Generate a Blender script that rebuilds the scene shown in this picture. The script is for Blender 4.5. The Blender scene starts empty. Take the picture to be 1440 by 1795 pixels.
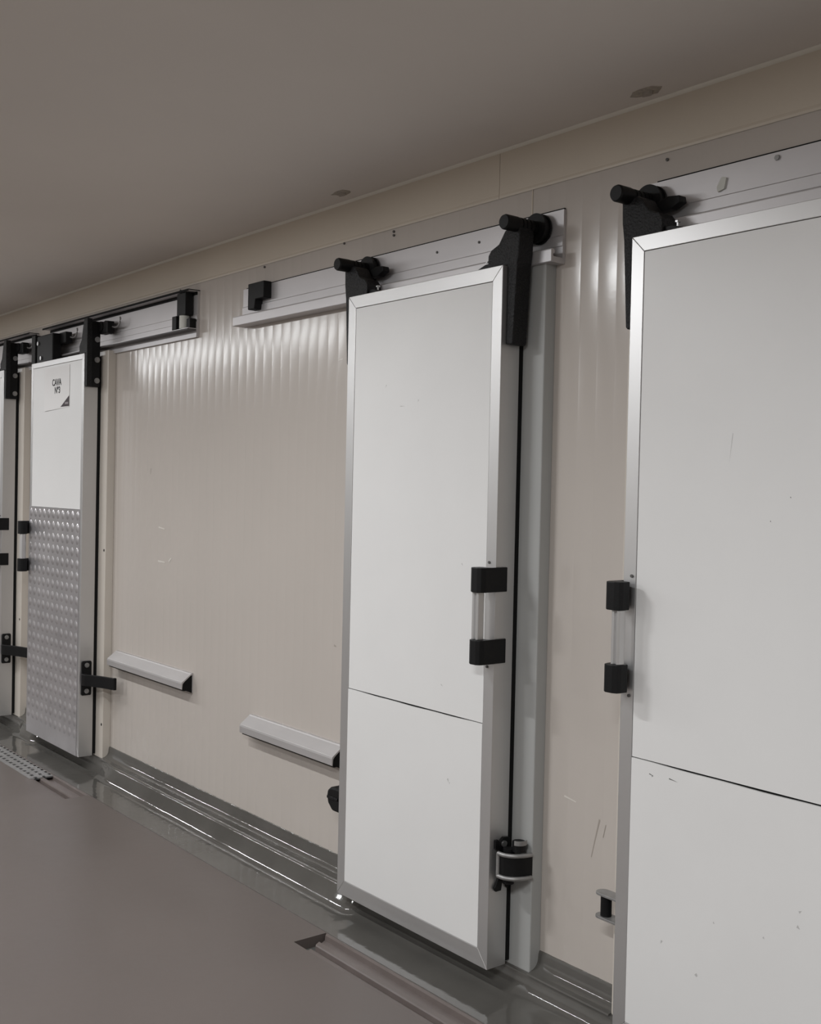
import bpy, bmesh, math, random
from mathutils import Vector, Matrix

random.seed(7)
S = bpy.context.scene
COL = S.collection

# ------------------------------------------------------------------ helpers
def new_bm():
    return bmesh.new()

def box(bm, x0, x1, y0, y1, z0, z1):
    vs = [bm.verts.new((x, y, z)) for x in (x0, x1) for y in (y0, y1) for z in (z0, z1)]
    for f in ((0, 1, 3, 2), (4, 6, 7, 5), (0, 4, 5, 1), (2, 3, 7, 6), (0, 2, 6, 4), (1, 5, 7, 3)):
        bm.faces.new([vs[i] for i in f])

def prism(bm, pts, axis, a0, a1):
    """Extrude a closed 2-D outline along an axis. axis 'y': pts are (x, z); 'x': pts are (y, z); 'z': pts are (x, y)."""
    def mk(p, a):
        if axis == 'y':
            return (p[0], a, p[1])
        if axis == 'x':
            return (a, p[0], p[1])
        return (p[0], p[1], a)
    A = [bm.verts.new(mk(p, a0)) for p in pts]
    B = [bm.verts.new(mk(p, a1)) for p in pts]
    n = len(pts)
    bm.faces.new(A)
    bm.faces.new(B[::-1])
    for i in range(n):
        bm.faces.new((A[i], B[i], B[(i + 1) % n], A[(i + 1) % n]))

def cyl(bm, c, r, axis, a0, a1, n=24, r2=None):
    """Cylinder about an axis through centre c (the two remaining coordinates)."""
    r2 = r if r2 is None else r2
    def mk(t, a, rr):
        p, q = c[0] + rr * math.cos(t), c[1] + rr * math.sin(t)
        return {'y': (p, a, q), 'x': (a, p, q), 'z': (p, q, a)}[axis]
    A = [bm.verts.new(mk(2 * math.pi * i / n, a0, r)) for i in range(n)]
    B = [bm.verts.new(mk(2 * math.pi * i / n, a1, r2)) for i in range(n)]
    bm.faces.new(A)
    bm.faces.new(B[::-1])
    for i in range(n):
        bm.faces.new((A[i], B[i], B[(i + 1) % n], A[(i + 1) % n]))

def tube(bm, pts, r, n=10):
    """Round tube along 3-D points."""
    rings = []
    P = [Vector(p) for p in pts]
    up = Vector((0, 0, 1))
    for i, p in enumerate(P):
        d = (P[min(i + 1, len(P) - 1)] - P[max(i - 1, 0)]).normalized()
        u = up if abs(d.dot(up)) < 0.95 else Vector((1, 0, 0))
        a = d.cross(u).normalized()
        b = a.cross(d).normalized()
        rings.append([bm.verts.new(p + a * r * math.cos(t) + b * r * math.sin(t)) for t in [2 * math.pi * k / n for k in range(n)]])
    for i in range(len(rings) - 1):
        for k in range(n):
            bm.faces.new((rings[i][k], rings[i][(k + 1) % n], rings[i + 1][(k + 1) % n], rings[i + 1][k]))
    bm.faces.new(rings[0][::-1])
    bm.faces.new(rings[-1])

def ribbon(bm, path, z0, z1, th):
    """Vertical strap following a plan path [(x, y)], with thickness th."""
    n = len(path)
    L, R = [], []
    for i in range(n):
        a = Vector(path[max(i - 1, 0)])
        b = Vector(path[min(i + 1, n - 1)])
        d = (b - a).normalized()
        nrm = Vector((-d.y, d.x)) * th / 2
        p = Vector(path[i])
        L.append(p + nrm)
        R.append(p - nrm)
    pts = [tuple(p) for p in L] + [tuple(p) for p in reversed(R)]
    prism(bm, pts, 'z', z0, z1)

def smooth_path(pts, n=6):
    out = []
    P = [Vector(p) for p in pts]
    for i in range(len(P) - 1):
        p0, p1, p2, p3 = P[max(i - 1, 0)], P[i], P[i + 1], P[min(i + 2, len(P) - 1)]
        for k in range(n):
            t = k / n
            out.append(tuple(0.5 * ((2 * p1) + (p2 - p0) * t + (2 * p0 - 5 * p1 + 4 * p2 - p3) * t * t + (3 * p1 - p0 - 3 * p2 + p3) * t ** 3)))
    out.append(tuple(P[-1]))
    return out

def root_loc(o):
    while o.parent is not None:
        o = o.parent
    return o.location.copy()

def obj(name, bm, mat, parent=None, bevel=0, smooth=False, origin=None, seg=2):
    """Link a bmesh (built in world coordinates) as one mesh object."""
    bmesh.ops.recalc_face_normals(bm, faces=bm.faces)
    off = root_loc(parent) if parent is not None else Vector(origin or (0, 0, 0))
    bmesh.ops.translate(bm, verts=bm.verts, vec=-off)
    me = bpy.data.meshes.new(name)
    bm.to_mesh(me)
    bm.free()
    o = bpy.data.objects.new(name, me)
    COL.objects.link(o)
    if parent is not None:
        o.parent = parent
    else:
        o.location = off
    for m in (mat if isinstance(mat, (list, tuple)) else [mat]):
        me.materials.append(m)
    if bevel:
        b = o.modifiers.new('soft_edges', 'BEVEL')
        b.width = bevel
        b.segments = seg
        b.limit_method = 'ANGLE'
        b.angle_limit = math.radians(35)
    if smooth:
        for p in me.polygons:
            p.use_smooth = True
    elif bevel:
        for p in me.polygons:
            p.use_smooth = False
    return o

def smooth_by_angle(o, deg=35):
    me = o.data
    for p in me.polygons:
        p.use_smooth = True
    bm = bmesh.new()
    bm.from_mesh(me)
    for e in bm.edges:
        if len(e.link_faces) == 2 and e.calc_face_angle(0) > math.radians(deg):
            e.smooth = False
    bm.to_mesh(me)
    bm.free()

def thing(name, label, cat, loc, group=None):
    o = bpy.data.objects.new(name, None)
    COL.objects.link(o)
    o.location = loc
    o.empty_display_size = 0.1
    o['label'] = label
    o['category'] = cat
    o['kind'] = 'thing'
    if group:
        o['group'] = group
    return o

def tag(o, label, cat, group=None):
    o['label'] = label
    o['category'] = cat
    o['kind'] = 'thing'
    if group:
        o['group'] = group
    return o

def struct(name, bm, mat, **k):
    o = obj(name, bm, mat, **k)
    o['kind'] = 'structure'
    return o

# ---------------------------------------------------------------- materials
def mat(name, col, rough=0.5, metal=0.0, spec=0.5, coat=0.0, var=0.0, vscale=6.0, bump=0.0, bscale=60.0, stretch=(1, 1, 1), col2=None, rvar=0.0):
    m = bpy.data.materials.new(name)
    m.use_nodes = True
    nt = m.node_tree
    b = nt.nodes['Principled BSDF']
    b.inputs['Base Color'].default_value = (*col, 1)
    b.inputs['Roughness'].default_value = rough
    b.inputs['Metallic'].default_value = metal
    b.inputs['Specular IOR Level'].default_value = spec
    b.inputs['Coat Weight'].default_value = coat
    b.inputs['Coat Roughness'].default_value = 0.12
    tc = nt.nodes.new('ShaderNodeTexCoord')
    mp = nt.nodes.new('ShaderNodeMapping')
    mp.inputs['Scale'].default_value = stretch
    nt.links.new(tc.outputs['Object'], mp.inputs['Vector'])
    if var or col2 or rvar:
        n = nt.nodes.new('ShaderNodeTexNoise')
        n.inputs['Scale'].default_value = vscale
        n.inputs['Detail'].default_value = 6
        nt.links.new(mp.outputs['Vector'], n.inputs['Vector'])
        if var or col2:
            r = nt.nodes.new('ShaderNodeValToRGB')
            r.color_ramp.elements[0].position = 0.3
            r.color_ramp.elements[1].position = 0.7
            a = col2 if col2 else tuple(c * (1 - var) for c in col)
            r.color_ramp.elements[0].color = (*a, 1)
            r.color_ramp.elements[1].color = (*[min(1, c * (1 + var * 0.4)) for c in col], 1)
            nt.links.new(n.outputs['Fac'], r.inputs['Fac'])
            nt.links.new(r.outputs['Color'], b.inputs['Base Color'])
        if rvar:
            mr = nt.nodes.new('ShaderNodeMapRange')
            mr.inputs['From Min'].default_value = 0.3
            mr.inputs['From Max'].default_value = 0.7
            mr.inputs['To Min'].default_value = max(0.02, rough - rvar)
            mr.inputs['To Max'].default_value = rough + rvar
            nt.links.new(n.outputs['Fac'], mr.inputs['Value'])
            nt.links.new(mr.outputs['Result'], b.inputs['Roughness'])
    if bump:
        n2 = nt.nodes.new('ShaderNodeTexNoise')
        n2.inputs['Scale'].default_value = bscale
        n2.inputs['Detail'].default_value = 3
        nt.links.new(mp.outputs['Vector'], n2.inputs['Vector'])
        bp = nt.nodes.new('ShaderNodeBump')
        bp.inputs['Strength'].default_value = bump
        bp.inputs['Distance'].default_value = 0.01
        nt.links.new(n2.outputs['Fac'], bp.inputs['Height'])
        nt.links.new(bp.outputs['Normal'], b.inputs['Normal'])
    return m

M = {}
M['ceiling'] = mat('ceiling_paint', (0.76, 0.71, 0.66), 0.75, spec=0.25, var=0.04, vscale=1.2)
M['wall'] = mat('cream_panel', (0.525, 0.478, 0.437), 0.19, spec=0.5, var=0.02, vscale=2.5, bump=0.02, bscale=35)
M['flashing'] = mat('cream_flashing', (0.61, 0.54, 0.45), 0.4, var=0.03, vscale=2.0)
M['white'] = mat('white_sheet', (0.765, 0.757, 0.747), 0.38, spec=0.4, var=0.02, vscale=4)
M['alu'] = mat('aluminium_profile', (0.63, 0.622, 0.618), 0.43, metal=0.86, var=0.04, vscale=3, stretch=(1, 1, 0.2))
M['rail'] = mat('rail_aluminium', (0.60, 0.58, 0.585), 0.45, metal=0.55, var=0.06, vscale=8, stretch=(0.3, 1, 1))
M['grey'] = mat('grey_casing', (0.39, 0.392, 0.382), 0.45, spec=0.4, var=0.03, vscale=3)
M['cream'] = mat('cream_casing', (0.60, 0.55, 0.49), 0.3, spec=0.5, var=0.03, vscale=3)
M['black'] = mat('black_plastic', (0.0055, 0.0055, 0.006), 0.5, spec=0.25, bump=0.1, bscale=300)
M['casting'] = mat('dark_grey_casting', (0.0085, 0.0085, 0.0095), 0.45, spec=0.32, bump=0.5, bscale=160, var=0.3, vscale=90)
M['rubber'] = mat('black_rubber_and_shade', (0.006, 0.006, 0.006), 0.7, spec=0.2)
M['steel'] = mat('zinc_steel', (0.52, 0.52, 0.52), 0.35, metal=0.9)
M['dull_steel'] = mat('dull_steel', (0.36, 0.355, 0.35), 0.5, metal=0.7, var=0.2, vscale=30)
M['checker'] = mat('checker_aluminium', (0.54, 0.52, 0.53), 0.32, metal=0.65, var=0.12, vscale=7)
M['floor'] = mat('resin_floor', (0.128, 0.107, 0.098), 0.40, spec=0.45, var=0.10, vscale=1.6, bump=0.03, bscale=25, rvar=0.06)
M['kerb'] = mat('grey_resin_coving', (0.098, 0.093, 0.085), 0.07, spec=0.7, var=0.15, vscale=5, bump=0.055, bscale=22, rvar=0.03)
M['drain'] = mat('resin_in_drain', (0.140, 0.115, 0.106), 0.36, var=0.12, vscale=12)
M['pit'] = mat('grey_pit', (0.11, 0.112, 0.105), 0.5, var=0.2, vscale=20)
M['paper'] = mat('paper', (0.80, 0.785, 0.775), 0.5, spec=0.4)
M['ink'] = mat('black_ink', (0.02, 0.018, 0.02), 0.6)
M['ink_red'] = mat('dark_ink', (0.035, 0.02, 0.025), 0.6)
M['ink_grey'] = mat('grey_ink', (0.28, 0.25, 0.26), 0.6)
M['nylon'] = mat('white_nylon', (0.62, 0.62, 0.57), 0.5)
M['scuff'] = mat('grey_scuff', (0.52, 0.51, 0.50), 0.6)
M['guide'] = mat('guide_aluminium', (0.52, 0.50, 0.495), 0.45, metal=0.5, var=0.08, vscale=9, stretch=(0.3, 1, 1))
M['bead'] = mat('highlight_bead', (0.72, 0.68, 0.60), 0.5)
M['smudge'] = mat('brown_smudge', (0.46, 0.41, 0.35), 0.8, var=0.3, vscale=60)
M['strip'] = mat('flange_shade_grey', (0.10, 0.095, 0.095), 0.7)  # dark tone painting the shade under the boxed rails' flange
M['scuff_dark'] = mat('dark_scuff', (0.10, 0.095, 0.09), 0.6)
M['dent_glint'] = mat('pale_dent_glint', (0.66, 0.62, 0.57), 0.3)
M['scuff_cream'] = mat('brown_scuff', (0.36, 0.32, 0.28), 0.6)
M['shell'] = mat('room_paint', (0.68, 0.66, 0.63), 0.8, spec=0.2)

# ---------------------------------------------------------------- dimensions
DF = -0.145            # front plane of the doors; the wall face is y = 0 and the room lies at negative y
DB = -0.066            # back of the doors
ZT, ZB = 2.28, 0.080   # top and bottom of the doors
HC = 2.70              # ceiling height
WX0, WX1 = -14.0, 1.6
WY1 = -6.5

# ------------------------------------------------------------------- setting
def ribbed_wall():
    bm = new_bm()
    pitch = 0.0715
    prof = []
    x = WX0
    while x < WX1:
        for t in (0.0, 0.04, 0.08, 0.2, 0.35, 0.5, 0.65, 0.8, 0.92, 0.96):
            u = (t - 0.5) * 2
            d = 0.00095 * (1 - u * u) + 0.0001 if t > 0 else 0.0
            prof.append((x + t * pitch, -d))
        x += pitch
    lo = [bm.verts.new((p[0], p[1], -0.02)) for p in prof]
    hi = [bm.verts.new((p[0], p[1], HC)) for p in prof]
    for i in range(len(prof) - 1):
        bm.faces.new((lo[i], lo[i + 1], hi[i + 1], hi[i]))
    # thickness behind
    box(bm, WX0, WX1, 0.004, 0.10, -0.02, HC)
    o = struct('wall_back', bm, M['wall'])
    smooth_by_angle(o, 20)
    return o
wall = ribbed_wall()

bm = new_bm(); box(bm, WX0, WX1, WY1, 0.1, HC, HC + 0.1)
struct('ceiling', bm, M['ceiling'])
bm = new_bm(); box(bm, WX0 - 0.1, WX0, WY1, 0.1, -0.05, HC + 0.1); struct('wall_left', bm, M['shell'])
bm = new_bm(); box(bm, WX1, WX1 + 0.1, WY1, 0.1, -0.05, HC + 0.1); struct('wall_right', bm, M['shell'])
bm = new_bm(); box(bm, WX0, WX1, WY1 - 0.1, WY1, -0.05, HC + 0.1); struct('wall_front', bm, M['shell'])

# floor with the two recessed drain channels left open
DY0, DY1 = -0.412, -0.277            # front and back edge of the channels
CH = ((-9.5, -5.37), (-3.235, 1.2))  # their runs along x
bm = new_bm()
box(bm, WX0, WX1, WY1, DY0, -0.06, 0)
box(bm, WX0, CH[0][0], DY0, DY1, -0.06, 0)
box(bm, CH[0][1], CH[1][0], DY0, DY1, -0.06, 0)
box(bm, CH[1][1], WX1, DY0, DY1, -0.06, 0)
box(bm, WX0, WX1, DY1, 0.0, -0.06, -0.001)
bmesh.ops.remove_doubles(bm, verts=bm.verts, dist=1e-5)
struct('floor', bm, M['floor'])

# grey resin kerb along the foot of the wall
X = {1: (-2.0228, -1.12), 2: (-3.3610, -2.5370), 3: (-6.6464, -5.8411), 4: (-7.95, -7.142)}

def doorway(x):
    # 1 where a doorway breaks the kerb, 0 along the plain wall
    w = 0.0
    for k, (a, b) in X.items():
        if k == 1:
            a = X[2][1]          # the short stretch between the two white doors is part of the same ramp
        t = min(1.0, max(0.0, 1 - ((a + 0.09) - x) / 0.07, 0.0)) if x < a + 0.09 else min(1.0, max(0.0, 1 - (x - b - 0.085) / 0.24))
        w = max(w, t * t * (3 - 2 * t))
    return w

def extr_profile(bm, prof, x0, x1, step=0.12, jit=0.0, prof2=None):
    n = max(2, int((x1 - x0) / step) + 1)
    xs = [x0 + (x1 - x0) * i / (n - 1) for i in range(n)]
    if prof2:
        marks = [m for a, b in X.values() for m in (a + 0.02, a + 0.04, a + 0.055, a + 0.07, a + 0.09, b + 0.085, b + 0.125, b + 0.175, b + 0.225, b + 0.275, b + 0.325)]
        xs = sorted([x for x in xs if all(abs(x - m) > 0.02 for m in marks)] + marks)
        n = len(xs)
    rows = []
    for x in xs:
        f = doorway(x) if prof2 else 0.0
        dx = random.uniform(-jit, jit)
        pr = [(y * (1 - f) + q[0] * f, z * (1 - f) + q[1] * f) for (y, z), q in zip(prof, prof2 or prof)]
        rows.append([bm.verts.new((x, y + dx, z + dx * 0.5)) for y, z in pr])
    for i in range(n - 1):
        for k in range(len(prof) - 1):
            bm.faces.new((rows[i][k], rows[i + 1][k], rows[i + 1][k + 1], rows[i][k + 1]))
    for r in (rows[0], rows[-1]):
        bm.faces.new(r)
kerb_prof = [(0.0, -0.02), (0.0, 0.080), (-0.02, 0.0795), (-0.060, 0.0786), (-0.074, 0.0778), (-0.0795, 0.0757), (-0.083, 0.0725), (-0.0855, 0.068), (-0.096, 0.050), (-0.107, 0.0315),
             (-0.1135, 0.0225), (-0.119, 0.0165), (-0.125, 0.0115), (-0.132, 0.0078), (-0.140, 0.0056), (-0.150, 0.0045), (-0.20, 0.0030), (-0.24, 0.0016), (-0.272, 0.0006), (-0.274, -0.02)]
ramp_prof = [(0.0, -0.02), (0.0, 0.0795), (-0.02, 0.079), (-0.046, 0.078), (-0.0485, 0.073), (-0.0505, 0.066), (-0.053, 0.056), (-0.056, 0.047), (-0.060, 0.039), (-0.065, 0.032),
             (-0.072, 0.0255), (-0.081, 0.0200), (-0.091, 0.0160), (-0.102, 0.0128), (-0.116, 0.0100), (-0.132, 0.0080), (-0.18, 0.0046), (-0.24, 0.0018), (-0.272, 0.0006), (-0.274, -0.02)]
bm = new_bm(); extr_profile(bm, kerb_prof, WX0, WX1, 0.09, 0.0008, ramp_prof)
o = struct('trim_1', bm, M['kerb']); smooth_by_angle(o, 40)
o['label'] = 'grey glossy resin kerb along the foot of the wall'

CW = 0.09     # how far the casing reaches past the door
cove_prof = [(0.0, 0.076), (0.0, 0.139), (-0.006, 0.138), (-0.009, 0.130), (-0.011, 0.112), (-0.0135, 0.104), (-0.0175, 0.0965), (-0.024, 0.0900), (-0.032, 0.0855), (-0.042, 0.0825), (-0.058, 0.0805), (-0.060, 0.076)]
for a, b in ((X[4][1] + CW, X[3][0] - CW), (X[3][1] + CW, X[2][0] - CW), (X[2][1] + CW, X[1][0] - CW)):
    bm = new_bm(); extr_profile(bm, cove_prof, a, b, 0.09, 0.0006)
    o = struct('baseboard_back', bm, M['kerb']); smooth_by_angle(o, 40)

# flashing that covers the joint of wall and ceiling
bm = new_bm()
fl = [(0.0, 2.545), (-0.0035, 2.541), (-0.0045, 2.548), (-0.0030, 2.556), (-0.0030, HC), (0.0, HC)]
prism(bm, fl, 'x', WX0, -2.716)
prism(bm, fl, 'x', -2.714, WX1)
flash = struct('trim_2', bm, M['flashing'])
bm = new_bm()
for sx, sz in ((-3.602, 2.537), (-3.284, 2.530), (-3.283, 2.516), (-4.205, 2.531), (-2.024, 2.520), (-5.0, 2.53)):
    cyl(bm, (sx, sz), 0.0045, 'y', -0.006, 0.0, 10)
obj('screw', bm, M['scuff_dark'], flash)

bm = new_bm()
bead = [(-0.0031, 2.690), (-0.0055, 2.6915), (-0.0085, 2.6945), (-0.010, 2.6975), (-0.0105, HC - 0.0002), (-0.0031, HC - 0.0002)]
prism(bm, bead, 'x', WX0, WX1)
o = obj('highlight_bead', bm, M['bead'], flash); smooth_by_angle(o, 60)  # pale bead added to imitate the bright line along the ceiling joint

# vertical joint of two wall panels
bm = new_bm(); box(bm, -2.5625, -2.5585, -0.0025, 0.0, 2.46, 2.541)
j = obj('joint_strip', bm, M['flashing'], wall)

# marks on the wall
def streak(bm, pts, w, y):
    for (x0, z0), (x1, z1) in zip(pts, pts[1:]):
        d = Vector((x1 - x0, z1 - z0)).normalized()
        n = Vector((-d.y, d.x)) * w / 2
        vs = [bm.verts.new((x0 + n.x, y, z0 + n.y)), bm.verts.new((x0 - n.x, y, z0 - n.y)), bm.verts.new((x1 - n.x * .6, y, z1 - n.y * .6)), bm.verts.new((x1 + n.x * .6, y, z1 + n.y * .6))]
        bm.faces.new(vs)
for pts, w in (([(-2.215, 0.61), (-2.235, 0.53), (-2.244, 0.49)], 0.005), ([(-2.19, 0.60), (-2.20, 0.56)], 0.003), ([(-3.62, 0.957), (-3.605, 0.953)], 0.008), ([(-5.30, 1.66), (-5.303, 1.63)], 0.006)):
    bm = new_bm(); streak(bm, [pts[0], pts[-1]], w, -0.0014); obj('scuff', bm, M['scuff_cream'], wall)
for pts, w in (([(-5.20, 1.362), (-5.13, 1.355)], 0.008), ([(-5.20, 1.19), (-5.12, 1.188)], 0.010), ([(-5.08, 1.195), (-5.05, 1.215)], 0.012), ([(-2.36, 0.648), (-2.31, 0.640)], 0.006), ([(-3.63, 2.082), (-3.60, 2.086)], 0.006)):
    bm = new_bm(); streak(bm, pts, w, -0.0015); obj('dent_glint_streak', bm, M['dent_glint'], wall)  # lighter streaks paint the glint on the dents

# casings (fixed frames round each opening)
def casing(n, left, right, m):
    f = -0.047
    xl, xr = left - CW, right + CW
    bm = new_bm()
    box(bm, xl, left + 0.04, f, 0.0, 0.076, 2.30)
    box(bm, right - 0.04, xr, f, 0.0, 0.076, 2.30)
    box(bm, left + 0.0405, right - 0.0405, f, 0.0, 2.24, 2.2995)
    o = struct('trim_%d' % n, bm, m, bevel=0.004)
    return o
for n, k in ((3, 1), (4, 2), (5, 3), (6, 4)):
    casing(n, X[k][0], X[k][1], M['grey'] if k == 2 else M['cream'])

casings = [o for o in COL.objects if o.name in ('trim_5', 'trim_6')]
for o, spots in zip(casings, (((-5.768, 1.213), (-5.766, 0.262)), ((-7.075, 0.70),))):
    for hx, hz in spots:
        bm = new_bm()
        cyl(bm, (hx, hz), 0.0075, 'y', -0.0478, -0.046, 12)
        obj('screw_hole', bm, M['rubber'], o)

# drains ------------------------------------------------------------------
def drain(name, x0, x1, label, grate=None, pit=None):
    t = thing(name, label, 'drain', (x0, (DY0 + DY1) / 2, -0.06), 'floor drains')
    bm = new_bm()
    y0, y1 = DY0, DY1
    # trough: outer shell with a light ridge in the middle
    prof = [(y0 + 0.0005, -0.0595), (y0 + 0.0005, -0.0008), (y0 + 0.020, -0.003), (y0 + 0.030, -0.009), (y0 + 0.036, -0.030), (y0 + 0.050, -0.032), (y0 + 0.055, -0.010), (y0 + 0.058, -0.0055), (y0 + 0.080, -0.0055), (y0 + 0.084, -0.010),
            (y0 + 0.088, -0.018), (y0 + 0.122, -0.020), (y0 + 0.126, -0.004), (y1 - 0.0005, -0.0008), (y1 - 0.0005, -0.0595)]
    xa = x0 + 0.0005
    prism(bm, prof, 'x', xa, x1 - 0.0005)
    if pit:
        for v in bm.verts:
            if abs(v.co.x - xa) < 1e-4:
                v.co.x = x0 + 0.004 + pit * (y1 - v.co.y) / (y1 - y0)
    obj('channel', bm, M['drain'], t)
    if pit:
        bm = new_bm()
        a, b = x0 + 0.0005, x0 + pit
        prism(bm, [(a, y0 + 0.0005), (b, y0 + 0.0005), (a + 0.002, y1 - 0.0005), (a, y1 - 0.0005)], 'z', -0.0595, -0.038)
        obj('sump', bm, M['pit'], t)
    if grate:
        ga, gb = grate
        bm = new_bm()
        nx = int((gb - ga) / 0.055)
        cell = (gb - ga) / nx
        yy = [y0 + 0.004, y0 + 0.03, y0 + 0.048, y0 + 0.074, y0 + 0.092, y0 + 0.118, y1 - 0.004]
        # plate with rectangular slots
        for iy in range(6):
            if iy % 2 == 0 and iy in (0, 2, 4):
                box(bm, ga, gb, yy[iy], yy[iy + 1], -0.0065, -0.0005)
            else:
                for ix in range(nx):
                    xx = ga + ix * cell
                    box(bm, xx, xx + cell * 0.45, yy[iy], yy[iy + 1], -0.0065, -0.0005)
        box(bm, ga, gb, yy[5], yy[6], -0.0065, -0.0005)
        obj('grate', bm, M['dull_steel'], t)
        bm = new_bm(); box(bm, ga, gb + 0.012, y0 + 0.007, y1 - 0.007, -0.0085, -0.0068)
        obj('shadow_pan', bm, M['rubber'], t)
    return t
drain('floor_drain', CH[1][0], CH[1][1], 'open recessed floor drain channel in front of the white door with the grey casing', pit=0.085)
drain('floor_drain', CH[0][0], CH[0][1], 'recessed floor drain with a slotted metal grate in front of the chequer-plate door', grate=(-9.4, -5.84))

# ------------------------------------------------------------------- doors
def frame_mesh(xl, xr, w, wb):
    bm = new_bm()
    g = 0.0005
    y0, y1 = DF, DB
    prism(bm, [(xl + g, ZT), (xr - g, ZT), (xr - w - g * .4, ZT - w), (xl + w + g * .4, ZT - w)], 'y', y0, y1)
    prism(bm, [(xl + g, ZB), (xl + w + g * .4, ZB + wb), (xr - w - g * .4, ZB + wb), (xr - g, ZB)], 'y', y0, y1)
    prism(bm, [(xl, ZB + g), (xl, ZT - g), (xl + w, ZT - w - g), (xl + w, ZB + wb + g)], 'y', y0, y1)
    prism(bm, [(xr, ZB + g), (xr - w, ZB + wb + g), (xr - w, ZT - w - g), (xr, ZT - g)], 'y', y0, y1)
    return bm

def mk(edge, s):
    return lambda u: edge + s * u

def hanger(door, edge, s):
    """Roller hanger bolted to the door's upper corner; s = +1 right edge, -1 left edge."""
    P = mk(edge, s)
    bm = new_bm()
    leg = [(0.0008, 2.036), (0.026, 2.034), (0.031, 2.040), (0.045, 2.28), (0.052, 2.33), (0.054, 2.392), (0.0, 2.396), (-0.014, 2.388), (-0.040, 2.352), (-0.075, 2.338), (-0.088, 2.322), (-0.088, 2.2815), (0.0008, 2.2815)]
    prism(bm, [(P(u), z) for u, z in leg], 'y', -0.128, -0.066)
    h = obj('hanger_bracket', bm, M['casting'], door, bevel=0.004)
    bm = new_bm()
    c = (P(0.034), 2.402)
    cyl(bm, c, 0.0235, 'y', -0.172, -0.128, 28)
    cyl(bm, c, 0.0205, 'y', -0.178, -0.172, 28, 0.0235)
    k = obj('axle_cap', bm, M['black'], h); smooth_by_angle(k)
    bm = new_bm()
    for i in range(5):
        y = -0.128 + i * 0.017
        cyl(bm, c, 0.0225, 'y', y, y + 0.011, 24)
        cyl(bm, c, 0.0195, 'y', y + 0.011, y + 0.017, 24)
    k = obj('axle', bm, M['black'], h); smooth_by_angle(k)
    bm = new_bm()
    cyl(bm, c, 0.047, 'y', -0.046, -0.040, 36)
    cyl(bm, c, 0.042, 'y', -0.040, -0.022, 36)
    cyl(bm, c, 0.047, 'y', -0.022, -0.0165, 36)
    k = obj('roller', bm, M['black'], h); smooth_by_angle(k)
    # keeper, adjusting bolt and foot on the inner side of the hanger
    bm = new_bm()
    prism(bm, [(P(-0.088), 2.2815), (P(-0.088), 2.30), (P(-0.112), 2.30), (P(-0.155), 2.286), (P(-0.155), 2.2815)], 'y', -0.118, -0.070)
    obj('foot', bm, M['black'], h, bevel=0.002)
    bm = new_bm()
    prism(bm, [(P(-0.014), 2.388), (P(-0.014), 2.36), (P(-0.060), 2.362), (P(-0.092), 2.376), (P(-0.088), 2.394), (P(-0.05), 2.398)], 'y', -0.060, -0.030)
    obj('keeper', bm, M['black'], h, bevel=0.002)
    bm = new_bm()
    cyl(bm, (P(-0.118), -0.100), 0.0035, 'z', 2.288, 2.312, 10)
    cyl(bm, (P(-0.118), -0.100), 0.0075, 'z', 2.308, 2.313, 6)
    obj('adjusting_bolt', bm, M['steel'], h)
    return h

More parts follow.
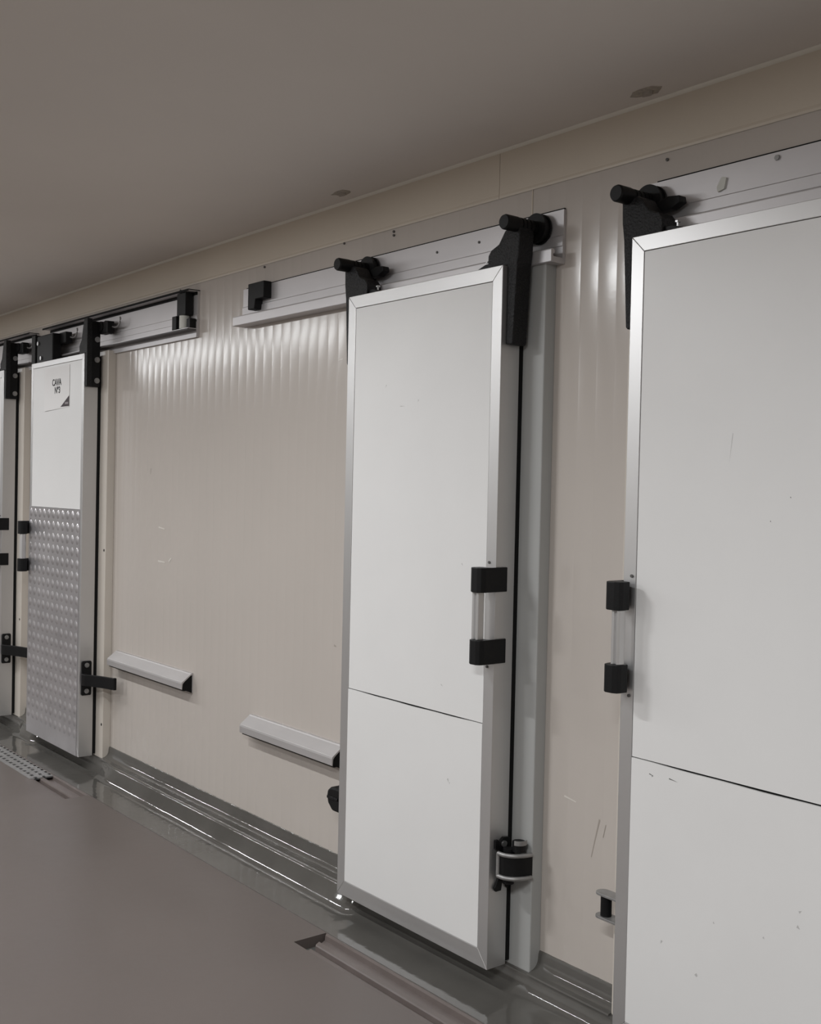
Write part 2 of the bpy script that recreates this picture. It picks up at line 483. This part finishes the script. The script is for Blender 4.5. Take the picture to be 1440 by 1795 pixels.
def hanger_plate(door, edge, s, big=False):
    """Older hanger: folded black plate with a row of bolts on the door's edge."""
    P = mk(edge, s)
    bm = new_bm()
    if not big:
        box(bm, P(0.0008), P(0.026), -0.139, -0.066, 2.10, 2.455)
        h = obj('hanger_bracket', bm, M['black'], door, bevel=0.003)
        bm = new_bm()
        prism(bm, [(P(-0.075), 2.2815), (P(-0.078), 2.325), (P(-0.048), 2.355), (P(-0.030), 2.42), (P(-0.012), 2.468), (P(0.026), 2.468), (P(0.026), 2.2815)], 'y', -0.143, -0.139)
        prism(bm, [(P(0.0265), 2.10), (P(0.0265), 2.468), (P(0.032), 2.468), (P(0.032), 2.10)], 'y', -0.143, -0.115)
        obj('front_flange', bm, M['casting'], h, bevel=0.001)
        for z in (2.357, 2.247, 2.134):
            bm = new_bm()
            cyl(bm, (-0.083, z), 0.0105, 'x', P(0.024), P(0.034), 6)
            cyl(bm, (-0.083, z), 0.015, 'x', P(0.024), P(0.029), 20)
            obj('bolt', bm, M['dull_steel'], h)
    else:
        box(bm, P(-0.27), P(-0.02), -0.122, -0.066, 2.2815, 2.445)
        h = obj('hanger_bracket', bm, M['black'], door, bevel=0.006)
        bm = new_bm()
        prism(bm, [(P(0.001), 2.10), (P(0.020), 2.10), (P(0.060), 2.30), (P(0.060), 2.455), (P(0.001), 2.455)], 'y', -0.126, -0.066)
        obj('side_plate', bm, M['casting'], h, bevel=0.003)
        for u, z in ((-0.05, 2.40), (-0.10, 2.31)):
            bm = new_bm()
            cyl(bm, (P(u), z), 0.013, 'y', -0.130, -0.118, 6)
            obj('bolt', bm, M['steel'], h)
    bm = new_bm()
    c = (P(0.055 if not big else -0.12), 2.425)
    cyl(bm, c, 0.036, 'y', -0.052, -0.018, 32)
    cyl(bm, c, 0.028, 'y', -0.08, -0.052, 24)
    k = obj('roller', bm, M['black'], h); smooth_by_angle(k)
    bm = new_bm()
    u0 = 0.085 if not big else -0.30
    box(bm, P(u0 - 0.05), P(u0 + 0.05), -0.075, -0.035, 2.385, 2.45)
    obj('keeper', bm, M['black'], h, bevel=0.004)
    bm = new_bm()
    w = [P(u0 + 0.05 + 0.10 * t) for t in (0, .3, .6, .8, .95, 1.0, .95)] if not big else [P(u0 - 0.05 - 0.10 * t) for t in (0, .3, .6, .8, .95, 1.0, .95)]
    zz = (2.42, 2.414, 2.414, 2.42, 2.435, 2.45, 2.462)
    tube(bm, [(x, -0.045, z) for x, z in zip(w, zz)], 0.005, 8)
    obj('wire_hook', bm, M['dull_steel'], h)
    return h

def handle(door, edge, s):
    """Pull handle: two black mounts wrapped round the door's edge with a grip between them."""
    P = mk(edge, s)
    bm = new_bm()
    def mount(z0, z1):
        b = new_bm()
        out = [(0.0008, -0.100), (0.0075, -0.102), (0.0085, -0.195), (0.004, -0.210), (-0.006, -0.2175), (-0.030, -0.2175), (-0.043, -0.210), (-0.046, -0.198), (-0.046, -0.172), (-0.034, -0.166), (-0.012, -0.166), (-0.004, -0.160), (0.0008, -0.1465)]
        prism(b, [(P(u), y) for u, y in out], 'z', z0, z1)
        return b
    g = [(-0.0425, -0.184), (-0.041, -0.203), (-0.036, -0.209), (-0.0315, -0.205), (-0.0285, -0.198), (-0.0245, -0.198), (-0.0215, -0.205), (-0.017, -0.209), (-0.012, -0.203), (-0.0105, -0.184), (-0.016, -0.177), (-0.037, -0.177)]
    prism(bm, [(P(u), y) for u, y in g], 'z', 1.119, 1.2665)
    h = obj('pull_handle', bm, M['alu'], door, bevel=0.0015)
    for z0, z1 in ((1.2665, 1.343), (1.043, 1.119)):
        obj('mount', mount(z0, z1), M['black'], h, bevel=0.002)
    for z in (1.357, 1.030):
        b = new_bm()
        cyl(b, (P(-0.030), z), 0.0045, 'y', DF - 0.0035, DF, 12)
        obj('screw', b, M['scuff_dark'], h)
    return h

def guide(door, edge, s, zc, style):
    """Guide arm bolted to the edge of the door near its foot."""
    P = mk(edge, s)
    bm = new_bm()
    if style == 'arm':                    # black hook arm
        pl = [(-0.136, zc - 0.090), (-0.132, zc - 0.098), (-0.084, zc - 0.098), (-0.080, zc - 0.090), (-0.080, zc + 0.082), (-0.084, zc + 0.090), (-0.132, zc + 0.090), (-0.136, zc + 0.082)]
        prism(bm, pl, 'x', P(0.0008), P(0.010))
        g = obj('guide_arm', bm, M['black'], door, bevel=0.002)
        b = new_bm()
        path = smooth_path([(P(0.012), -0.112), (P(0.030), -0.140), (P(0.062), -0.138), (P(0.105), -0.112), (P(0.175), -0.082), (P(0.262), -0.056)])
        ribbon(b, path, zc - 0.036, zc + 0.027, 0.013)
        obj('strap', b, M['black'], g, bevel=0.003)
        b = new_bm(); box(b, P(0.245), P(0.264), -0.062, -0.046, zc - 0.036, zc + 0.027)
        obj('strap_end', b, M['black'], g, bevel=0.002)
        for dz in (0.068, -0.074):
            b = new_bm(); cyl(b, (-0.108, zc + dz), 0.013, 'x', P(0.009), P(0.0145), 20)
            cyl(b, (-0.108, zc + dz), 0.008, 'x', P(0.0145), P(0.019), 6)
            obj('bolt', b, M['dull_steel'], g)
    elif style == 'yoke':                 # steel loop round a black roller
        pl = [(-0.128, zc + 0.045), (-0.128, zc + 0.072), (-0.118, zc + 0.074), (-0.110, zc + 0.066), (-0.094, zc + 0.078), (-0.066, zc + 0.074), (-0.064, zc - 0.080), (-0.074, zc - 0.088), (-0.082, zc - 0.060), (-0.094, zc - 0.058),
              (-0.100, zc - 0.090), (-0.122, zc - 0.090), (-0.128, zc - 0.078), (-0.112, zc - 0.050), (-0.112, zc + 0.040)]
        prism(bm, pl, 'x', P(0.0008), P(0.010))
        g = obj('guide_arm', bm, M['black'], door, bevel=0.0015)
        b = new_bm(); cyl(b, (-0.094, zc + 0.058), 0.010, 'x', P(0.009), P(0.016), 16)
        obj('bolt', b, M['steel'], g)
        path = smooth_path([(P(0.022), -0.128), (P(0.050), -0.126), (P(0.074), -0.108), (P(0.088), -0.080), (P(0.094), -0.052)])
        b = new_bm()
        for dz in (0.037, -0.034):
            tube(b, [(x, y, zc + dz) for x, y in path], 0.0068, 10)
        tube(b, [(path[0][0], path[0][1], zc + 0.037), (path[0][0], path[0][1], zc - 0.034)], 0.0060, 10)
        k = obj('yoke', b, M['dull_steel'], g); smooth_by_angle(k, 50)
        b = new_bm()
        ribbon(b, [(x - s * 0.006, y + 0.006) for x, y in path], zc - 0.031, zc + 0.034, 0.008)
        obj('strap', b, M['black'], g)
        b = new_bm()
        cyl(b, (P(0.062), -0.078), 0.021, 'z', zc + 0.045, zc + 0.076, 24)
        cyl(b, (P(0.034), -0.094), 0.018, 'z', zc - 0.060, zc + 0.050, 24)
        k = obj('roller', b, M['black'], g); smooth_by_angle(k)
        b = new_bm()
        ribbon(b, [(P(0.062 + 0.024 * math.cos(t)), -0.078 + 0.024 * math.sin(t)) for t in [math.radians(a) for a in range(-80, 50, 13)]], zc + 0.068, zc + 0.082, 0.003)
        obj('roller_guard', b, M['dull_steel'], g)
    elif style == 'fork':                 # steel fork of two plates with a roller between
        box(bm, P(0.0008), P(0.008), -0.118, -0.070, zc - 0.050, zc + 0.050)
        g = obj('guide_arm', bm, M['dull_steel'], door, bevel=0.001)
        cx = 0.088
        for dz in (0.030, -0.036):
            b = new_bm()
            out = [(0.0085, -0.115), (cx, -0.115)] + [(cx + 0.022 * math.cos(math.radians(a)), -0.093 + 0.022 * math.sin(math.radians(a))) for a in range(-75, 80, 15)] + [(cx, -0.071), (0.0085, -0.071)]
            prism(b, [(P(u), y) for u, y in out], 'z', zc + dz, zc + dz + 0.007)
            obj('fork_plate', b, M['dull_steel'], g, bevel=0.001)
        b = new_bm(); cyl(b, (P(0.078), -0.093), 0.016, 'z', zc - 0.029, zc + 0.030, 20)
        k = obj('roller', b, M['black'], g); smooth_by_angle(k)
    else:                                 # short black arm with a rounded nose
        nose = [(0.0008, zc - 0.050), (0.060, zc - 0.050), (0.088, zc - 0.026), (0.096, zc), (0.092, zc + 0.022), (0.074, zc + 0.036), (0.040, zc + 0.040), (0.0008, zc + 0.040)]
        prism(bm, [(P(u), z) for u, z in nose], 'y', -0.135, -0.085)
        g = obj('guide_arm', bm, M['black'], door, bevel=0.008)
        b = new_bm(); box(b, P(0.02), P(0.088), -0.139, -0.1355, zc - 0.006, zc + 0.004)
        obj('rib', b, M['casting'], g, bevel=0.001)
    return g

def door(k, label, seam, lower, sheet='white', w=0.045, wb=0.055, proud=0.0012):
    xl, xr = X[k]
    t = thing('sliding_door', label, 'door', ((xl + xr) / 2, (DF + DB) / 2, ZB), 'sliding cold room doors')
    obj('frame', frame_mesh(xl, xr, w, wb), M['alu'], t, bevel=0.0012)
    bm = new_bm(); box(bm, xl + 0.006, xr - 0.006, DF + 0.006, DB - 0.002, ZB + 0.006, ZT - 0.006)
    obj('core', bm, M['rubber'], t)
    g = 0.0016
    bm = new_bm(); box(bm, xl + w + g, xr - w - g, DF + 0.0012, DF + 0.006, seam + 0.0015, ZT - w - g)
    obj('face_sheet', bm, M['white'], t, bevel=0.0005)
    bm = new_bm()
    if lower == 'white':
        # lower sheet, its top edge slightly bowed
        n = 24
        a, b = xl + w + g, xr - w - g
        top = [(a + (b - a) * i / n, seam - 0.0012 + 0.0006 * math.sin(i * 0.9) - 0.003 * math.sin(math.pi * i / n)) for i in range(n + 1)]
        prism(bm, [(a, ZB + wb + g)] + top + [(b, ZB + wb + g)], 'y', DF - proud + 0.001, DF + 0.006)
        kp = obj('kick_plate', bm, M['white'], t)
    else:
        a, b = xl + 0.004, xr - w + 0.002
        box(bm, a, b, DF - 0.0035, DF - 0.0004, ZB + 0.001, seam)
        px, pz = 0.0715, 0.0665
        nx, nz = int((b - a - 0.03) / px), int((seam - ZB - 0.03) / pz)
        for iz in range(nz):
            for ix in range(nx + 1):
                cx = a + 0.035 + ix * px
                cz = seam - 0.035 - iz * pz
                tilt = math.radians(14 if (ix + iz) % 2 else -14)
                hw, hh, dp = 0.023, 0.027, 0.0065
                ring = []
                m = 10
                c = bm.verts.new((cx, DF - 0.0035 - dp, cz))
                mid = []
                for q in range(m):
                    an = 2 * math.pi * q / m
                    for lst, f, d in ((ring, 1.0, 0.0), (mid, 0.6, 0.7)):
                        uu = hw * f * math.cos(an) * (0.55 + 0.45 * abs(math.cos(an)))
                        vv = hh * f * math.sin(an)
                        lst.append(bm.verts.new((cx + uu * math.cos(tilt) - vv * math.sin(tilt), DF - 0.0035 - dp * d, cz + uu * math.sin(tilt) + vv * math.cos(tilt))))
                for q in range(m):
                    r = (q + 1) % m
                    bm.faces.new((ring[q], ring[r], mid[r], mid[q]))
                    bm.faces.new((mid[q], mid[r], c))
        kp = obj('kick_plate', bm, M['checker'], t)
        smooth_by_angle(kp, 45)
        kp['label'] = 'chequer-plate aluminium lower half'
    # rubber seal round the back
    bm = new_bm()
    i = 0.002
    for a in ((xl + i, xl + 0.05, ZB + 0.01, ZT - 0.01), (xr - 0.05, xr - i, ZB + 0.01, ZT - 0.01)):
        box(bm, a[0], a[1], DB, -0.0475, a[2], a[3])
    box(bm, xl + 0.05, xr - 0.05, DB, -0.0475, ZT - 0.06, ZT - 0.01)
    obj('gasket', bm, M['rubber'], t)
    bm = new_bm(); box(bm, xl + 0.05, xr - 0.05, DB, DB + 0.012, ZB + 0.012, ZB + 0.05)
    obj('bottom_seal', bm, M['rubber'], t)
    return t

def scuffs(door, lst, m='scuff'):
    for pts, w, low in lst:
        bm = new_bm()
        streak(bm, pts, w, DF - (0.0006 if low else -0.0008))
        bmesh.ops.remove_doubles(bm, verts=bm.verts, dist=w * 0.9)
        if len(bm.faces) == 0:
            bm.free(); bm = new_bm(); streak(bm, [pts[0], pts[-1]], w, DF - (0.0006 if low else -0.0008))
        obj('scuff', bm, M[m], door)

# door 2: the white one in the middle
d2 = door(2, 'white sliding door in front of the grey casing, between two cream wall stretches', 0.847, 'white')
hanger(d2, X[2][0], -1); hanger(d2, X[2][1], 1)
handle(d2, X[2][1], 1)
guide(d2, X[2][1], 1, 0.415, 'yoke'); guide(d2, X[2][0], -1, 0.418, 'nose')
scuffs(d2, [([(-3.122, 1.945), (-3.128, 1.934)], 0.004, 0), ([(-2.94, 1.884), (-2.946, 1.876)], 0.004, 0), ([(-3.04, 1.866), (-3.01, 1.866), (-2.995, 1.868)], 0.003, 0),
            ([(-2.745, 0.638), (-2.738, 0.628)], 0.007, 1), ([(-2.735, 0.628), (-2.733, 0.622)], 0.004, 1), ([(-2.79, 0.94), (-2.78, 0.936)], 0.004, 0), ([(-2.70, 1.345), (-2.692, 1.338)], 0.004, 0)])

# door 1: the nearest, cut by the picture's edge
d1 = door(1, 'nearest white sliding door, scuffed low down, with a handle on its left edge', 0.865, 'white', w=0.043)
hanger(d1, X[1][0], -1); hanger(d1, X[1][1], 1)
handle(d1, X[1][0], -1)
guide(d1, X[1][0], -1, 0.408, 'fork')
scuffs(d1, [([(-1.916, 0.832), (-1.90, 0.829), (-1.885, 0.831)], 0.003, 1), ([(-1.85, 0.833), (-1.82, 0.830)], 0.003, 1), ([(-1.905, 0.83), (-1.906, 0.824)], 0.003, 1)], 'scuff_dark')
scuffs(d1, [([(-1.682, 1.737), (-1.69, 1.66), (-1.705, 1.558)], 0.0012, 0), ([(-1.462, 0.33), (-1.43, 0.315)], 0.006, 1), ([(-1.464, 0.566), (-1.455, 0.562)], 0.008, 1), ([(-1.75, 0.35), (-1.745, 0.345)], 0.009, 1),
            ([(-1.46, 0.60), (-1.452, 0.604)], 0.006, 1), ([(-1.86, 0.40), (-1.862, 0.39)], 0.006, 1), ([(-1.70, 0.50), (-1.695, 0.498)], 0.005, 1), ([(-1.555, 0.51), (-1.55, 0.507)], 0.006, 1)])
scuffs(d1, [([(-1.568, 1.522), (-1.565, 1.520)], 0.003, 0), ([(-1.515, 1.581), (-1.512, 1.579)], 0.003, 0)], 'scuff_dark')

# door 3: chequer plate below
d3 = door(3, 'sliding door with chequer-plate lower half and a paper sign on its white upper half', 1.430, 'checker', w=0.030)
hanger_plate(d3, X[3][0], -1, big=True); hanger_plate(d3, X[3][1], 1)
handle(d3, X[3][0], -1)
guide(d3, X[3][1], 1, 0.515, 'arm')

# door 4: farthest, only its right edge in view
d4 = door(4, 'farthest sliding door, cut off beyond the chequer-plate door', 0.847, 'white')
hanger_plate(d4, X[4][1], 1)
handle(d4, X[4][1], 1)
guide(d4, X[4][1], 1, 0.515, 'arm')

# ------------------------------------------------------------------- rails
RG = 'overhead door rails'
def rail_slim(x0, x1, label, dz=0.0):
    t = thing('door_rail', label, 'rail', ((x0 + x1) / 2, 0, 2.30 + dz), RG)
    bm = new_bm()
    q = [(-0.0015, 2.452), (-0.0105, 2.452), (-0.0105, 2.374), (-0.0085, 2.3725), (-0.0085, 2.3705), (-0.0145, 2.369), (-0.0145, 2.340), (-0.0125, 2.338), (-0.0125, 2.302), (-0.050, 2.302), (-0.053, 2.304), (-0.053, 2.310), (-0.047, 2.313), (-0.047, 2.321), (-0.054, 2.3255), (-0.061, 2.3245),
         (-0.062, 2.321), (-0.062, 2.2865), (-0.060, 2.2845), (-0.0015, 2.2845)]
    prism(bm, [(y, z + dz) for y, z in q], 'x', x0, x1)
    obj('track', bm, M['rail'], t)
    bm = new_bm(); box(bm, x0 + 0.02, x1 - 0.002, -0.0060, -0.0016, 2.4525 + dz, 2.4570 + dz)  # black strip stands in for the shadowed gap above the track
    obj('top_shadow_line', bm, M['rubber'], t)
    return t
r2 = rail_slim(-4.37, -2.412, 'long grey aluminium rail carrying the white door with the grey casing')
bm = new_bm()
prism(bm, [(-4.262, 2.346), (-4.262, 2.458), (-4.13, 2.458), (-4.13, 2.386), (-4.20, 2.386), (-4.207, 2.346)], 'y', -0.050, -0.0108)
obj('stop', bm, M['black'], r2, bevel=0.003)
for px in (-3.02, -2.80):
    bm = new_bm(); cyl(bm, (px, 2.412), 0.0045, 'y', -0.0135, -0.0105, 12)
    obj('screw', bm, M['scuff_dark'], r2)
r1 = rail_slim(-2.075, 0.3, 'grey aluminium rail over the nearest white door', 0.008)
for px in (-1.72, -1.20):
    bm = new_bm(); cyl(bm, (px + 0.055, 2.445), 0.0075, 'y', -0.0155, -0.0105, 6)
    obj('bolt', bm, M['dull_steel'], r1)
bm = new_bm()
prism(bm, [(-1.842, 2.392), (-1.822, 2.397), (-1.816, 2.425), (-1.83, 2.43), (-1.846, 2.405)], 'y', -0.016, -0.0105)
obj('tape_scrap', bm, M['nylon'], r1)

def rail_channel(x0, x1, label):
    t = thing('door_rail', label, 'rail', ((x0 + x1) / 2, 0, 2.30), RG)
    bm = new_bm()
    q = [(-0.0015, 2.502), (-0.062, 2.502), (-0.062, 2.4985), (-0.0125, 2.4985), (-0.0125, 2.395), (-0.0105, 2.394), (-0.0105, 2.391), (-0.0145, 2.390), (-0.0145, 2.362), (-0.0125, 2.361), (-0.0125, 2.358), (-0.0165, 2.357), (-0.0165, 2.324),
         (-0.062, 2.324), (-0.062, 2.3205), (-0.0165, 2.3205), (-0.0165, 2.283), (-0.0015, 2.283)]
    prism(bm, q, 'x', x0, x1)
    obj('track', bm, M['rail'], t)
    bm = new_bm(); box(bm, x0, x1 + 0.002, -0.0645, -0.0002, 2.5024, 2.506)
    box(bm, x0, x1 + 0.002, -0.0645, -0.0625, 2.496, 2.5024)
    obj('top_edge', bm, M['rubber'], t)
    bm = new_bm(); box(bm, x0, x1, -0.016, -0.0128, 2.484, 2.498)
    obj('strip', bm, M['rubber'], t)
    bm = new_bm(); box(bm, x0 + 0.001, x1 - 0.001, -0.0635, -0.018, 2.3135, 2.3204)  # dark strip put in for the shade below the lower flange
    obj('flange_shade', bm, M['strip'], t)
    return t
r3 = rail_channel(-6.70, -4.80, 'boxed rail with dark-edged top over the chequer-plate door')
bm = new_bm(); box(bm, -4.925, -4.835, -0.058, -0.018, 2.388, 2.4955); st = obj('stop', bm, M['black'], r3, bevel=0.003)
bm = new_bm(); cyl(bm, (-4.875, -0.042), 0.024, 'z', 2.3255, 2.387, 24); k = obj('buffer', bm, M['nylon'], st); smooth_by_angle(k)
bm = new_bm(); box(bm, -4.975, -4.930, -0.058, -0.020, 2.3255, 2.392); obj('clamp', bm, M['black'], st, bevel=0.003)
bm = new_bm(); box(bm, -4.838, -4.802, -0.050, -0.018, 2.3255, 2.370); obj('end_block', bm, M['black'], st, bevel=0.002)
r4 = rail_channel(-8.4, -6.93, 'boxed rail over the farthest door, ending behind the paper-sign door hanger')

# low guide rails on the wall
LG = 'low guide rails'
def low_rail(x0, x1, z, label, end_shade=True):
    t = thing('guide_rail', label, 'rail', ((x0 + x1) / 2, 0, z), LG)
    bm = new_bm()
    q = [(-0.001, z + 0.100), (-0.012, z + 0.098), (-0.016, z + 0.094), (-0.052, z + 0.066), (-0.060, z + 0.060), (-0.062, z + 0.052), (-0.062, z + 0.026), (-0.058, z + 0.024), (-0.056, z + 0.050), (-0.050, z + 0.058), (-0.014, z + 0.088), (-0.006, z + 0.090), (-0.006, z + 0.004), (-0.001, z + 0.004)]
    prism(bm, q, 'x', x0, x1)
    obj('profile', bm, M['guide'], t, bevel=0.0006)
    bm = new_bm()
    e = [(-0.0065, z + 0.086), (-0.050, z + 0.054), (-0.055, z + 0.048), (-0.055, z + 0.025), (-0.0065, z + 0.004)]
    prism(bm, e, 'x', x1 - 0.006, x1 - 0.001)  # black plate stands in for the shade inside the hollow end
    obj('hollow_shade', bm, M['rubber'], t)
    bm = new_bm()
    box(bm, x0, x1 - 0.007, -0.048, -0.0065, z + 0.016, z + 0.022)
    obj('brush', bm, M['rubber'], t)
    return t
low_rail(-5.672, -4.800, 0.578, 'short grey guide rail low on the wall beside the chequer-plate door')
low_rail(-4.245, -3.530, 0.478, 'lower grey guide rail on the wall running behind the white door with the grey casing')

# -------------------------------------------------------------- paper sign
sx0, sx1, sz0, sz1 = -6.42, -6.045, 2.0, 2.235
sy = DF + 0.0004
ps = thing('paper_sign', 'small white paper sign lettered CAVA, taped to the chequer-plate door', 'sign', ((sx0 + sx1) / 2, sy, sz0))
bm = new_bm()
n = 10
row = []
for z in (sz0, sz1):
    row.append([bm.verts.new((sx0 + (sx1 - sx0) * i / n, sy - 0.0006 - (0.004 * (1 - i / n) ** 2 if z == sz0 else 0), z - (0.012 * (1 - i / n) if z == sz0 else 0))) for i in range(n + 1)])
for i in range(n):
    bm.faces.new((row[0][i], row[0][i + 1], row[1][i + 1], row[1][i]))
sheet = obj('sheet', bm, M['paper'], ps)
so = sheet.modifiers.new('thickness', 'SOLIDIFY'); so.thickness = 0.0006; so.offset = 1
def text(body, x, z, size, parent, sx=1.0):
    c = bpy.data.curves.new('lettering', 'FONT')
    c.body = body
    c.size = size
    c.align_x = 'CENTER'
    c.align_y = 'CENTER'
    c.offset = 0.0014
    c.extrude = 0.0003
    tmp = bpy.data.objects.new('lettering_curve', c)
    me = bpy.data.meshes.new_from_object(tmp)
    bpy.data.objects.remove(tmp)
    me.name = 'lettering'
    me.materials.clear()
    me.materials.append(M['ink'])
    o = bpy.data.objects.new('lettering', me)
    COL.objects.link(o)
    o.parent = parent
    o.location = Vector((x, sy - 0.0022, z)) - root_loc(parent)
    o.rotation_euler = (math.pi / 2, 0, 0)
    o.scale = (sx, 1, 1)
    return o
text('CAVA', -6.235, 2.145, 0.052, ps, 1.0)
text('N\u00ba3', -6.222, 2.100, 0.052, ps, 1.0)
bm = new_bm(); prism(bm, [(sx1 - 0.125, sz0 + 0.004), (sx1 - 0.002, sz0 + 0.004), (sx1 - 0.002, sz0 + 0.062)], 'y', sy - 0.0026, sy - 0.0018)
obj('corner_mark', bm, M['ink_red'], ps)
bm = new_bm(); box(bm, sx1 - 0.06, sx1 - 0.012, sy - 0.0031, sy - 0.00262, sz0 + 0.016, sz0 + 0.027)
obj('corner_print', bm, M['ink_grey'], ps)

# ---------------------------------------------------------- ceiling flakes
def flake(cx, cy, label):
    bm = new_bm()
    pts = []
    for i in range(14):
        a = 2 * math.pi * i / 14
        q = random.uniform(0.7, 1.15)
        pts.append((cx + 0.055 * q * math.cos(a), cy + 0.030 * q * math.sin(a)))
    prism(bm, pts, 'z', HC - 0.0012, HC - 0.0002)
    t = tag(obj('sealant_blob', bm, M['smudge'], origin=(cx, cy, HC)), label, 'sealant')
    bm = new_bm()
    pts = [(cx + 0.018 * random.uniform(.7, 1.2) * math.cos(i * 0.7), cy + 0.010 * random.uniform(.7, 1.2) * math.sin(i * 0.7)) for i in range(9)]
    prism(bm, pts, 'z', HC - 0.011, HC - 0.0012)
    obj('flake', bm, M['scuff_cream'], t)
flake(-3.504, -0.086, 'small brownish blob of sealant on the ceiling above the white door with the grey casing')
flake(-2.046, -0.071, 'small brownish blob of sealant on the ceiling near the nearest door')

# ------------------------------------------------------------------ lights
def area(x, y, p, sx=0.6, sy=0.14, z=2.665, rot=0.0):
    L = bpy.data.lights.new('ceiling_lamp', 'AREA')
    L.shape = 'RECTANGLE'
    L.size = sx
    L.size_y = sy
    L.energy = p
    L.color = (0.965, 0.985, 1.0)
    o = bpy.data.objects.new('ceiling_lamp', L)
    COL.objects.link(o)
    o.location = (x, y, z)
    o.rotation_euler = (0, 0, rot)
for lx, lp in ((-3.5, 30), (-5.1, 13), (-6.7, 24), (-8.3, 24), (-9.9, 24), (-11.5, 24)):
    area(lx, -1.85, lp, sx=1.15 if lx < -4 else 0.6, sy=0.045, z=2.685)
area(-0.6, -2.8, 72, sx=1.15, sy=0.10, z=2.685)
area(-4.3, -4.4, 50, z=2.685)
area(-8.0, -4.4, 50, z=2.685)

w = bpy.data.worlds.new('world')
w.use_nodes = True
w.node_tree.nodes['Background'].inputs['Color'].default_value = (0.02, 0.02, 0.02, 1)
S.world = w

# ------------------------------------------------------------------ camera
yaw, pitch, roll = 0.89965575, -0.02018306, 0.02149532
F = Vector((-math.sin(yaw) * math.cos(pitch), math.cos(yaw) * math.cos(pitch), math.sin(pitch)))
R0 = Vector((math.cos(yaw), math.sin(yaw), 0))
U0 = R0.cross(F)
Rr = math.cos(roll) * R0 + math.sin(roll) * U0
Uu = -math.sin(roll) * R0 + math.cos(roll) * U0
cam = bpy.data.cameras.new('camera')
cam.sensor_fit = 'HORIZONTAL'
cam.sensor_width = 36
cam.lens = 1950.02 / 1440 * 36
cam.clip_start = 0.05
co = bpy.data.objects.new('camera', cam)
COL.objects.link(co)
mtx = Matrix((Rr, Uu, -F)).transposed().to_4x4()
mtx.translation = Vector((0, -2.35865 + DF, 1.57947))
co.matrix_world = mtx
S.camera = co

S.view_settings.view_transform = 'Standard'
S.view_settings.look = 'None'
S.view_settings.gamma = 1
S.view_settings.use_curve_mapping = False
S.view_settings.exposure = 0.15
